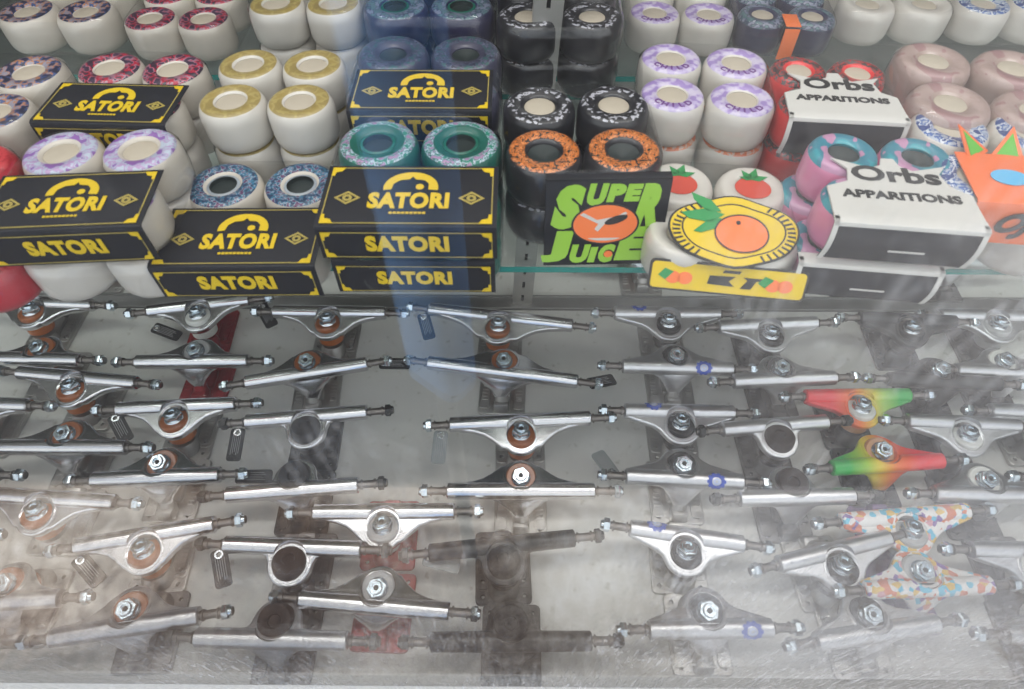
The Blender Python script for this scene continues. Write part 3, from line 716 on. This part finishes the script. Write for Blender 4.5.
# black wheels with green lettered front card
def slabm(x, y, z):
    b = MB(); b.box((0, 0, 0), (x, y, z), 0.3); me = b.done('slab'); me.transform(Matrix.Scale(1000, 4)); return me
def juice():
    d = 54; HT = Z2
    p = pack(577, 103, HT, d, 2, 'black', 'black wheel pack with orange-printed faces and a lime green lettered front card', hole='light')
    g = d/2+0.5
    for w in [o for o in p.children if o.name.startswith('wheel') and o.location.y < 0]:
        w.data = w.data.copy(); w.data.materials.clear(); w.data.materials.append(W['juice'])
        for c in w.children: c.data = m_core(d, H, 'dark').copy(); c.data.materials.clear(); c.data.materials.append(CORE['dark'])
    q = below(p, 'lower black wheel pack behind the lime green lettered card', 'black', 'dark', d, dz=HT-H-(SHELF+0.4)+0.0 if False else 33.6)
    # card front, hanging over both layers
    hgt = 67; w = 84; y0 = -(2*g+3.5); zc = H-hgt/2-1.5; lean = T(14, y0-6.5, zc, rx=-11)
    b = MB(); b.mesh(slabm(w, 1.0, hgt), lean)
    b.box((14, y0+3, zc+hgt/2), (w, 7, 1.0), 0.3)
    c = obj('front_card', b.done('card'), M['card_black'], p)
    tm = lean @ T(0, -0.7, 0, rx=90) @ T(s=(1.2, 1.03, 1))
    L = MB(); L2 = MB()
    def big(ch, x, y, sx, sy, sh=0.12):
        L.mesh(text2d(ch, 20, 0.3, 0.0), tm @ T(x, y, 0, s=(sx, sy, 1)) @ Matrix(((1, sh, 0, 0), (0, 1, 0, 0), (0, 0, 1, 0), (0, 0, 0, 1))))
    # fat letters: outer ones tall, inner ones short above and below the oval
    def fat(ch, x, y, wd, ht):
        me = text2d(ch, 20, 0.3, 1.55)
        xs = [v.co.x for v in me.vertices]; ys = [v.co.y for v in me.vertices]
        cx, cy2 = (min(xs)+max(xs))/2, (min(ys)+max(ys))/2
        s1 = wd/(max(xs)-min(xs)); s2 = ht/(max(ys)-min(ys))
        sh = Matrix(((1, 0.16, 0, 0), (0, 1, 0, 0), (0, 0, 1, 0), (0, 0, 0, 1)))
        L.mesh(me, tm @ sh @ T(x, y, 0.0) @ Matrix.Diagonal((s1, s2, 1, 1)) @ T(-cx, -cy2, 0))
    fat('S', -24, 13.5, 16, 33)
    fat('U', -9.8, 22.5, 10.5, 16); fat('P', 1.2, 23.5, 9.5, 13); fat('E', 10.5, 23.5, 8.5, 12.5)
    fat('R', 23, 13.5, 15, 33)
    fat('J', -25, -17, 16, 25)
    fat('U', -10, -23, 11, 15); fat('I', -1.8, -24, 4.2, 12.5); fat('C', 6, -23, 9, 15)
    fat('E', 20, -15.5, 16, 27)
    lt = obj('lettering', L.done('lettering'), M['lime'], c)
    o = MB(); o.mesh(flat2d([circ(0, 0, 18.5, 36, ry=14.5)], 0.5), tm @ T(0, 0.5, 0.25)); o.mesh(flat2d([circ(0, 0, 2.6, 14)], 0.5), tm @ T(3.6, -23.5, 0.3))
    obj('oval_mark', o.done('oval'), M['or_print'], c)
    o = MB(); o.mesh(flat2d([circ(0, 0, 19.7, 36, ry=15.7)], 0.4), tm @ T(0, 0.5, 0.15)); o.mesh(flat2d([circ(0, 0, 7, 20, ry=2.8)], 0.6), tm @ T(6, 4, 0.4, rz=24))
    obj('oval_outline', o.done('oval'), M['ink_black'], c)
    o = MB(); o.mesh(flat2d([[(-15, 8), (-13, 9.5), (-5, 4), (6, 6.5), (11, 10), (12, 8.6), (5, 3), (0, 1.6), (-4, -5), (-6, -3), (-4, 1)]], 0.6), tm @ T(0, 0, 0.35))
    o.mesh(flat2d([circ(0, -11, 10, 16, 200, 340, 3.2)], 0.6), tm @ T(0, 2, 0.35))
    obj('highlight_print', o.done('hl'), M['card_white'], c)
juice()

# violet lettered packs
def arc_text(root, word, d, mat, dy=0):
    for w in [o for o in root.children if o.name.startswith('wheel')]:
        L = MB(); r = d*0.335
        n = len(word)
        for i, ch in enumerate(word):
            a = R(-90+dy+(i-(n-1)/2)*21)
            L.mesh(text2d(ch, 7.4, 0.2, 0.35), T(r*math.cos(a), r*math.sin(a), H-0.1, rz=math.degrees(a)+90))
        obj('lettering', L.done('lettering'), mat, w)
p = pack(704, 59, Z2, 50.5, -7, 'child', 'upper pack of white wheels with violet lettered rings, behind the orange-printed black pack')
arc_text(p, 'CHILD', 50, M['ink_purple'])
below(p, 'pack of white wheels with coral print under the violet lettered pack', 'coral', d=50.5, dx=2)

# fruit pack with yellow card
def fruit():
    d = 52; g = d/2+0.5
    p = pack(716, 184, Z1, d, -5, 'fruit', 'pack of white wheels printed with peaches under a yellow oval card')
    for w in [o for o in p.children if o.name.startswith('wheel') and o.location.y > 0]:
        f = MB(); f.mesh(flat2d([circ(0, -2, 13, 28, ry=11.5)], 0.3), T(z=H-0.2)); obj('peach_print', f.done('peach'), M['peach'], w)
        f = MB()
        for a, s in ((20, 1), (70, 1.1), (120, 0.95), (160, 0.7)):
            f.mesh(flat2d([[(0, 0), (5*s, 3.2*s), (13*s, 0), (5*s, -3.2*s)]], 0.3), T(0, 7, H+0.2, rz=a))
        obj('leaf_print', f.done('leaf'), M['leaf'], w)
    # tilted oval card leaning from the rear wheel tops down over the front edge
    tm = T(4, -g-5, H+7, rx=18, rz=0)
    o = circ(0, 0, 43, 48, ry=26)
    o = [(x*(1+0.03*math.sin(5*math.atan2(y, x))), y*(1+0.05*math.cos(4*math.atan2(y, x)))) for x, y in o]
    b = MB(); b.mesh(flat2d([o], 1.0, 0.2), tm); c = obj('oval_card', b.done('card'), M['ink_black'], p)
    b = MB(); b.mesh(flat2d([[(x*0.97, y*0.955) for x, y in o]], 0.3), tm @ T(z=0.9))
    obj('yellow_face', b.done('face'), M['yellow'], c)
    b = MB()
    b.mesh(flat2d([[(x*0.80, y*0.76) for x, y in o], [(x*0.775, y*0.73) for x, y in o]], 0.3), tm @ T(z=1.2))
    for i in range(15):
        for sgn in (0, 1):
            a = R(118+i*8) if sgn == 0 else R(-62+i*8)
            b.box((0, 0, 0), (0, 0, 0))
            b.mesh(flat2d([[(-1.0, -2.6), (0.4, -2.6), (0.4, 2.0), (1.2, 2.6), (-1.0, 2.6)]], 0.3), tm @ T(38*math.cos(a)*1.0, 22.5*math.sin(a), 1.2, rz=math.degrees(a)-90))
    obj('ring_print', b.done('ring'), M['ink_black'], c)
    b = MB()
    for a, s, x, y in ((150, 1.0, -8, 14), (185, 1.2, -6, 12), (215, 0.9, -8, 9)):
        b.mesh(flat2d([[(0, 0), (8*s, 5*s), (20*s, 2*s), (24*s, -2*s), (10*s, -4*s)]], 0.3), tm @ T(x, y, 1.5, rz=a))
    obj('leaf_print', b.done('leaf'), M['leaf'], c)
    # plain orange fruit in the middle of the card
    b = MB(); b.mesh(flat2d([circ(0, 0, 18, 36, ry=14.5)], 0.3), tm @ T(5, -2, 1.5))
    obj('orange_fruit_print', b.done('fruit'), M['or_print'], c)
    b = MB(); b.mesh(flat2d([circ(0, 0, 18, 36, ry=14.5), circ(0, 0, 17, 36, ry=13.5)], 0.3), tm @ T(5, -2, 1.8)); b.mesh(flat2d([circ(0, 0, 1.6, 10)], 0.3), tm @ T(3, 6, 1.8))
    obj('fruit_outline', b.done('outline'), M['ink_black'], c)
    # lower yellow strip on the front
    y0 = -(2*g+4)
    fm = T(3, y0+1.5, 18.5, rx=62, rz=-2)
    b = MB(); b.mesh(flat2d([rrect(0, 0, 104, 21, 3)], 0.9, 0.2), fm); s = obj('front_strip', b.done('strip'), M['ink_black'], p)
    b = MB(); b.mesh(flat2d([rrect(0, 0, 101, 18.4, 2.5)], 0.3), fm @ T(z=0.85)); obj('yellow_face', b.done('face'), M['yellow'], s)
    b = MB()
    for x in (-36, -28, 30, 38): b.mesh(flat2d([circ(x, -1, 5, 18, ry=4.4)], 0.3), fm @ T(z=1.2))
    obj('peach_print', b.done('peach'), M['or_print'], s)
    b = MB()
    for x in (-42, 24): b.mesh(flat2d([[(x-4, 0), (x, 5), (x+6, 3), (x+1, -3)]], 0.3), fm @ T(z=1.4))
    obj('leaf_print', b.done('leaf'), M['leaf'], s)
    b = MB()
    b.mesh(flat2d([[(-13, -3.5), (-12, 2.5), (5, 3), (1, -0.5), (5, -4)]], 0.3), fm @ T(z=1.2))
    b.mesh(flat2d([[(9, -5), (13, 1), (10, 3), (26, 3), (26, 1.5), (19, 1), (16, -5)]], 0.3), fm @ T(z=1.2))
    b.mesh(flat2d([[(-4, 5), (-3, 7), (8, 7), (7, 5)]], 0.3), fm @ T(z=1.2))
    obj('lettering', b.done('lettering'), M['ink_black'], s)
fruit()

# white die-cut cards
def orbs(root, d, drop=30, letters=True, k=1.0):
    g = d/2+0.5; w = d*1.9; y0 = -(2*g+2.2); zt = H+1.6
    if letters:
        out = [(-w/2, y0+2), (w/2, y0+2), (w/2-1, -g*0.72), (g*1.35, -g*0.45), (g*1.22, 2), (g*1.45, g*0.42), (g*0.55, g*0.14), (6, g*0.32), (4.0, g*0.62), (-4.0, g*0.62), (-6, g*0.32), (-g*0.55, g*0.16), (-g*1.5, g*0.5), (-g*1.15, 2), (-g*1.25, -g*0.45), (-w/2+1, -g*0.72)]
        b = MB(); b.mesh(flat2d([out], 1.0, 0.15), T(0, 0, zt))
        c = obj('top_card', b.done('card'), M['card_white'], root)
        L = MB(); L.mesh(text2d('Orbs', 25*d/50, 0.3, 0.75), T(1, -g*0.12, zt+0.9, s=(1.12, 0.86, 1)))
        L.mesh(text2d('APPARITIONS', 10.5*d/50, 0.3, 0.42), T(0, -g*0.98, zt+0.9, s=(1.18, 1.0, 1)))
        obj('lettering', L.done('lettering'), M['ink_black'], c)
    f = obj('front_panel', fold(w, y0, y0+9, zt-0.2, zt-drop, bulge=3), M['card_black'], root)
    b = MB()
    for s in (-1, 1): b.mesh(fold_raw(3.2, y0-0.9, y0+5, zt+0.8, zt-drop, 3), T(s*(w/2-1.2)))
    b.mesh(fold_raw(w, y0-0.9, y0+9, zt+0.8, zt-2.6, 0))
    b.box((3, y0-4.4, zt-drop/2-2), (22, 0.4, 1.2))
    obj('white_border', b.done('border'), M['card_white'], f)
def fold_raw(w, y0, y1, zt, zb, bulge):
    me = fold(w, y0, y1, zt, zb, 0.5, bulge); me.transform(Matrix.Scale(1000, 4)); return me
p = pack(882, 153, Z2, 48, -6, 'pink', 'pink and teal wheel pack with a white die-cut card, in front at right', hole='dark', film=False); orbs(p, 48)
q = below(p, 'lower pack of pink and teal wheels, its black front panel peeking out', 'pink', 'dark', 48, dx=-10, dy=-3); orbs(q, 48, 29, False)
p = pack(829, 70, Z2, 44, -5, 'ember', 'red and black wheel pack with a white die-cut card, behind the pink and teal one', hole='light', film=False); orbs(p, 44)
below(p, 'lower pack of red and black wheels with just its front corner showing', 'ember', 'light', 44)
# orange card pack
def orange_pack():
    d = 54; g = d/2+0.5
    p = pack(993, 128, Z2, d, -6, 'navy', 'navy-printed white wheel pack with orange card and green points, right edge')
    y0 = -(2*g+2.2); zt = H+1.6
    c = obj('card', fold(86, y0, -6, zt, zt-33), M['or_card'], p, loc=(0.006, 0, 0))
    b = MB(); q = MB(); e = MB()
    for x, a in ((-30, 40), (-8, -8), (20, 10), (38, -30)):
        q.mesh(flat2d([[(-11, -6), (11, -6), (3, 20)]], 0.8, 0.1), T(x, -3, zt+0.3, rz=a, rx=24)); b.mesh(flat2d([[(-7, -4), (7, -4), (2.4, 14)]], 0.3), T(x, -3, zt+1.2, rz=a, rx=24))
    e.mesh(flat2d([circ(0, 0, 12, 24, ry=8)], 0.3), T(-16, -g-4, zt+0.7))
    obj('point_edge', q.done('point'), M['or_card'], c); obj('green_points', b.done('point'), M['leaf2'], c); obj('oval_print', e.done('oval'), M['sky_print'], c)
    L = MB(); L.mesh(text2d('OJ', 21, 0.3, 1.0, 0.25), T(-14, y0-0.9, zt-16, rx=90)); obj('lettering', L.done('l'), M['ink_black'], c)
    below(p, 'lower white wheel pack beneath the orange card at the right edge', 'navy', 'light', d, dz=33.4)
orange_pack()
# large wheels at the right back
def bigpack():
    d = 64
    a = at(965, 62, 400*MM); g = 33
    r = thing('wheel_pack', 'bag of large beige pink wheels in clear film, behind the orange card at the right', 'skateboard wheels', (a.x, a.y, 347*MM), 0, PACKS)
    return pack(975, 66, Z2+10, 60, -12, 'beige', 'pack of large beige pink wheels in film, behind the orange card', hole='light')
p = pack(975, 62, Z2+4, 58, -10, 'beige', 'pack of large beige pink wheels in film, behind the orange card', hole='light')
below(p, 'lower pack of large beige pink wheels behind the orange card', 'beige', d=58, dz=34)

# back shelf, front wheels of each pack in view along the top of the picture
ZB = Z1
def back(px, py, d, wm, label, hole='light', layers=1, yaw=0, lab2=None, z=ZB):
    p = pack(px, py, z, d, yaw, wm, label, hole, anchor='front')
    return p
back(55, 10, 57, 'dark', 'pack of white wheels with navy printed faces on the back shelf, top left corner')
back(176, 17, 51, 'rose', 'red and black printed white wheels on the back shelf, near the top left')
p = back(304, 2, 50, 'gold', 'pack of gold-faced white wheels on the back shelf, top', z=ZB+33.8); below(p, 'lower pack of plain white wheels under the gold-faced ones on the back shelf', 'plain', d=50)
p = back(428, 4, 58, 'night', 'pack of navy black wheels on the back shelf behind the violet wheels', hole='wide', z=ZB+33.8); below(p, 'lower navy black wheel pack on the back shelf', 'night', 'dark', d=58)
p = back(560, 14, 55, 'black', 'pack of black wheels on the back shelf beside the metal upright', hole='light', z=ZB+33.8)
below(p, 'lower black wheel pack on the back shelf beside the metal upright', 'black', 'dark', d=55, dz=33.4)
p = back(682, 12, 52, 'child', 'pack of white wheels with violet rings on the back shelf, top centre right', yaw=-3); arc_text(p, 'CHILD', 52, M['ink_purple'])
p = back(788, 14, 47, 'night', 'pack of black wheels with a red card on the back shelf, top right', yaw=-4)
b = MB(); b.box((0, -52, 17), (14, 1.0, 30), 0.3); b.box((0, -40, H+1.4), (14, 24, 1), 0.3); obj('card', b.done('card'), M['or_print'], p)
back(897, 2, 56, 'plain', 'pack of large white wheels on the back shelf in the top right', z=ZB)
back(1012, 2, 54, 'navy', 'pack of white and blue wheels on the back shelf in the top right corner', z=ZB)

# ------------------------------------------------------------------ shelves, rail, standard
def shelf(y0, y1, label, name='glass_shelf'):
    z = SHELF*MM
    b = MB(); b.box((0, (y0+y1)/2, 0), (2300, y1-y0, 6), 0.4)
    o = obj(name, b.done('shelf'), M['shelf'], loc=(0, 0, z-0.003)); tag(o, label, 'glass shelf', 'glass shelves')
    b = MB()
    for y in (y0-0.4, y1+0.4): b.box((0, y, 0), (2300, 0.6, 5.2))
    obj('shelf_edge', b.done('edge'), M['edge'], o)
shelf(322, 545, 'front glass shelf with a green edge under the carded wheel packs')
shelf(577, 900, 'back glass shelf with a green edge behind the metal upright')

def standard(px, py, label):
    a = at(px, py, 0)
    r = thing('shelf_upright', label, 'shelf upright', (a.x, a.y+0.006, 0))
    b = MB(); h = 1100
    slots = []
    for k in range(int(h/25)):
        slots.append([(-1.8, 8+k*25), (1.8, 8+k*25), (1.8, 20+k*25), (-1.8, 20+k*25)])
    b.mesh(flat2d([[(-12, 0), (12, 0), (12, h), (-12, h)]]+slots, 1.6, 0), T(rx=90))
    for s in (-1, 1): b.box((s*12, 6, h/2), (1.6, 13, h))
    obj('channel', b.done('channel'), M['standard'], r)
    b = MB(); b.box((0, 11, h/2), (22, 1, h)); obj('channel_back', b.done('back'), M['dark'], r)
    return r
s = standard(522, 308, 'slotted metal shelf upright between the green and the black wheel packs')
s.rotation_euler = (0, R(2.6), 0)

def rail(y, name, w, h, z=0):
    b = MB()
    b.box((0, y, 1.2+z), (2400, w, 2.4)); b.box((0, y-w/2+1, h/2+z), (2400, 2, h), 0.4); b.box((0, y+w/2-1, h/2+z), (2400, 2, h), 0.4)
    return struct(obj(name, b.done('rail'), M['rail']))
ra = at(512, 310, 0).y*1000; rb = at(512, 297, 0).y*1000
rail((ra+rb)/2-0.5, 'trim_1', abs(rb-ra), 5)

# ------------------------------------------------------------------ room shell
def board_mat():
    m = bpy.data.materials.new('white_laminate'); t, N, L = nt(m); b = N['Principled BSDF']
    tc = N.new('ShaderNodeTexCoord')
    n = N.new('ShaderNodeTexNoise'); n.inputs['Scale'].default_value = 5; n.inputs['Detail'].default_value = 6
    n2 = N.new('ShaderNodeTexNoise'); n2.inputs['Scale'].default_value = 90; n2.inputs['Detail'].default_value = 4
    L.new(tc.outputs['Object'], n.inputs['Vector']); L.new(tc.outputs['Object'], n2.inputs['Vector'])
    cr = N.new('ShaderNodeValToRGB'); e = cr.color_ramp.elements
    e[0].position = 0.3; e[0].color = (0.62, 0.61, 0.58, 1); e[1].position = 0.62; e[1].color = (0.74, 0.735, 0.70, 1)
    L.new(n.outputs['Fac'], cr.inputs['Fac'])
    c2 = N.new('ShaderNodeValToRGB'); e = c2.color_ramp.elements
    e[0].position = 0.27; e[0].color = (0.72, 0.70, 0.66, 1); e[1].position = 0.38; e[1].color = (1, 1, 1, 1)
    L.new(n2.outputs['Fac'], c2.inputs['Fac'])
    mx = N.new('ShaderNodeMix'); mx.data_type = 'RGBA'; mx.blend_type = 'MULTIPLY'; mx.inputs['Factor'].default_value = 1
    L.new(cr.outputs['Color'], mx.inputs['A']); L.new(c2.outputs['Color'], mx.inputs['B']); L.new(mx.outputs['Result'], b.inputs['Base Color'])
    b.inputs['Roughness'].default_value = 0.42
    return m
def slab(name, c, s, m):
    b = MB(); b.box(c, s); return struct(obj(name, b.done(name), m))
GY = 103.0
slab('floor', (0, 897, -10), (2500, 1608, 20), board_mat())
M['wallp'] = pbsdf('grey_painted_wall', (0.13, 0.125, 0.12), 0.7, var=0.1, bscale=6)
slab('wall_back', (0, 1710, 700), (2500, 20, 1500), M['wallp'])
slab('wall_left', (-1260, 900, 700), (20, 1600, 1500), M['wallp'])
slab('wall_right', (1260, 900, 700), (20, 1600, 1500), M['wallp'])
M['sill'] = pbsdf('pale_window_frame', (0.62, 0.62, 0.61), 0.4, 0.2)
b = MB(); b.box((0, 88.5, 9), (2500, 11.5, 18), 1.0); b.box((0, 79, -2), (2500, 9, 30), 0.6)
struct(obj('trim_2', b.done('frame'), M['sill']))
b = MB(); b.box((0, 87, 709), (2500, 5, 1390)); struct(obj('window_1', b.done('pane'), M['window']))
# outside: wall under the window and the pavement the glass mirrors
M['outwall'] = pbsdf('dark_brick_plinth', (0.12, 0.10, 0.09), 0.8, var=0.3, bscale=12)
slab('wall_front', (0, 100, -390), (3000, 80, 730), M['outwall'])
def ground_tones():
    # painted dark for the photographer's shade, pale at right for sunlit haze
    m = bpy.data.materials.new('ground_painted_shade_haze'); t, N, L = nt(m); b = N['Principled BSDF']
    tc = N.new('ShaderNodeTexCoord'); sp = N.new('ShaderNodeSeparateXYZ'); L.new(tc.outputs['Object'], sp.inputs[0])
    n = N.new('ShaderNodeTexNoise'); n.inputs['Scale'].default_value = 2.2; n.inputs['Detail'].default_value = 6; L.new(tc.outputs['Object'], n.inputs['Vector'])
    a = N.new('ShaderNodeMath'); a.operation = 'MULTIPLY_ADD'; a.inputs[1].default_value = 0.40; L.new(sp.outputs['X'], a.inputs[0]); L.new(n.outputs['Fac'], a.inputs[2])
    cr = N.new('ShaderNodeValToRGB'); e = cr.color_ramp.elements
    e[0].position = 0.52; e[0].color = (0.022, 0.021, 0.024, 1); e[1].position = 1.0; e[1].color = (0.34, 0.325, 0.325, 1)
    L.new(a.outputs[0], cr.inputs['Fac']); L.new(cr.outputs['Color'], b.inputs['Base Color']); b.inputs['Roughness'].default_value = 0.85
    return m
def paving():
    m = bpy.data.materials.new('paving_with_painted_haze'); t, N, L = nt(m); b = N['Principled BSDF']
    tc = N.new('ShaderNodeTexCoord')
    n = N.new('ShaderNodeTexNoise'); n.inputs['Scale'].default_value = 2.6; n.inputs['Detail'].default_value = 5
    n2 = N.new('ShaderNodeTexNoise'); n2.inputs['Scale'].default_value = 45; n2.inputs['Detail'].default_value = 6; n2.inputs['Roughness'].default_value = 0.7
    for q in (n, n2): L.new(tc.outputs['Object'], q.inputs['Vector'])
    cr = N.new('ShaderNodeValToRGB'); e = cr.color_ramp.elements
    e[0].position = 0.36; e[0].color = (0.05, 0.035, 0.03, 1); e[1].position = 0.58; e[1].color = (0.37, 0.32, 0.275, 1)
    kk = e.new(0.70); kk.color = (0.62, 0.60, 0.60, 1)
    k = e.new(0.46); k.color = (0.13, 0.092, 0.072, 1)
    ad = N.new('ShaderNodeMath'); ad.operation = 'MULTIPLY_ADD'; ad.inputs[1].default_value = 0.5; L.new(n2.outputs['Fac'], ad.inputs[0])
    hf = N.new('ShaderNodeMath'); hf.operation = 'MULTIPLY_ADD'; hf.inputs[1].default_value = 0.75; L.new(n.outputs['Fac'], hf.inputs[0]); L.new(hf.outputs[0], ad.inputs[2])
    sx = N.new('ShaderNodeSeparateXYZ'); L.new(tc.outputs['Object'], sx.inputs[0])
    xr = N.new('ShaderNodeMapRange'); xr.inputs['From Min'].default_value = -0.1; xr.inputs['From Max'].default_value = 0.5; xr.inputs['To Min'].default_value = -0.12; xr.inputs['To Max'].default_value = 0.10  # paler to the right: reflected haze painted into the paving colour
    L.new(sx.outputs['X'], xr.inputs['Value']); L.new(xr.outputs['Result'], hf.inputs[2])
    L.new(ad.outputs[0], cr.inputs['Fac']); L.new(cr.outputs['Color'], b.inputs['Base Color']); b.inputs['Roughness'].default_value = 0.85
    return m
slab('ground', (0, -3000, -760), (9000, 6500, 20), ground_tones())
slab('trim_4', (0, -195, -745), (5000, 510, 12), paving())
slab('light_blocker', (0, 1140, 680), (2400, 1000, 24), pbsdf('light_blocker_board', (0.16, 0.13, 0.11), 0.6, var=0.2, bscale=8))  # unseen slab added to block the lamps and darken the back shelf
slab('ceiling', (0, 900, 1465), (2520, 1640, 30), pbsdf('pale_ceiling_paint', (0.55, 0.54, 0.52), 0.7))
# made-up blue box on a pole, added so the window mirrors a streak
r = thing('blue_reflection_stand_in', 'added blue box on a grey pole outside the window, mirrored as a pale blue streak', 'stand_in', (-0.092, -0.285, -0.75), R(38))
b = MB(); b.mesh(flat2d([rrect(0, 0, 78, 46, 14)], 530, 4, 2), T(z=985)); obj('stand_in_head', b.done('head'), M['stand_in_blue'], r)
b = MB(); b.lathe_dir((0, 0, 0), (0, 0, 718), [(14, 0), (14, 1)], 24); b.cyl((0, 0, 0), (0, 0, 8), 40); obj('stand_in_pole', b.done('stand_in_pole'), M['rail'], r)
# ------------------------------------------------------------------ light
w = bpy.data.worlds.new('sky'); sc.world = w; w.use_nodes = True; N = w.node_tree.nodes; L = w.node_tree.links
bg = N['Background']
tc = N.new('ShaderNodeTexCoord'); sp = N.new('ShaderNodeSeparateXYZ'); L.new(tc.outputs['Generated'], sp.inputs[0])
n = N.new('ShaderNodeTexNoise'); n.inputs['Scale'].default_value = 2.2; n.inputs['Detail'].default_value = 3; L.new(tc.outputs['Generated'], n.inputs['Vector'])
cr = N.new('ShaderNodeValToRGB'); e = cr.color_ramp.elements
e[0].position = 0.38; e[0].color = (0.55, 0.62, 0.75, 1); e[1].position = 0.62; e[1].color = (1.0, 0.99, 0.96, 1)
L.new(n.outputs['Fac'], cr.inputs['Fac']); L.new(cr.outputs['Color'], bg.inputs['Color']); bg.inputs['Strength'].default_value = 1.25
def area(name, loc, size, energy, col, tgt, sy=None):
    l = bpy.data.lights.new(name, 'AREA'); l.energy = energy; l.color = col; l.size = size
    if sy: l.shape = 'RECTANGLE'; l.size_y = sy
    o = bpy.data.objects.new(name, l); COL.objects.link(o); o.location = loc
    o.rotation_euler = (Vector(tgt)-Vector(loc)).to_track_quat('-Z', 'Y').to_euler(); return o
area('shop_tube_light', (0.0, 0.30, 1.42), 2.2, 8, (1.0, 0.97, 0.93), (0, 0.30, 0), 0.16)
area('shop_tube_light', (0.0, 0.95, 1.42), 2.2, 3, (1.0, 0.97, 0.93), (0, 0.85, 0), 0.16)
sn = bpy.data.lights.new('sun', 'SUN'); sn.energy = 6.5; sn.angle = R(8); sn.color = (1, 0.96, 0.90)
so = bpy.data.objects.new('sun', sn); COL.objects.link(so); so.rotation_euler = Vector((0.85, -0.26, -0.62)).to_track_quat('-Z', 'Y').to_euler()

vs = sc.view_settings; vs.view_transform = 'Standard'; vs.look = 'None'; vs.gamma = 1; vs.use_curve_mapping = False; vs.exposure = 0.58
sc.cycles.max_bounces = 12; sc.cycles.transparent_max_bounces = 24; sc.cycles.use_denoising = True
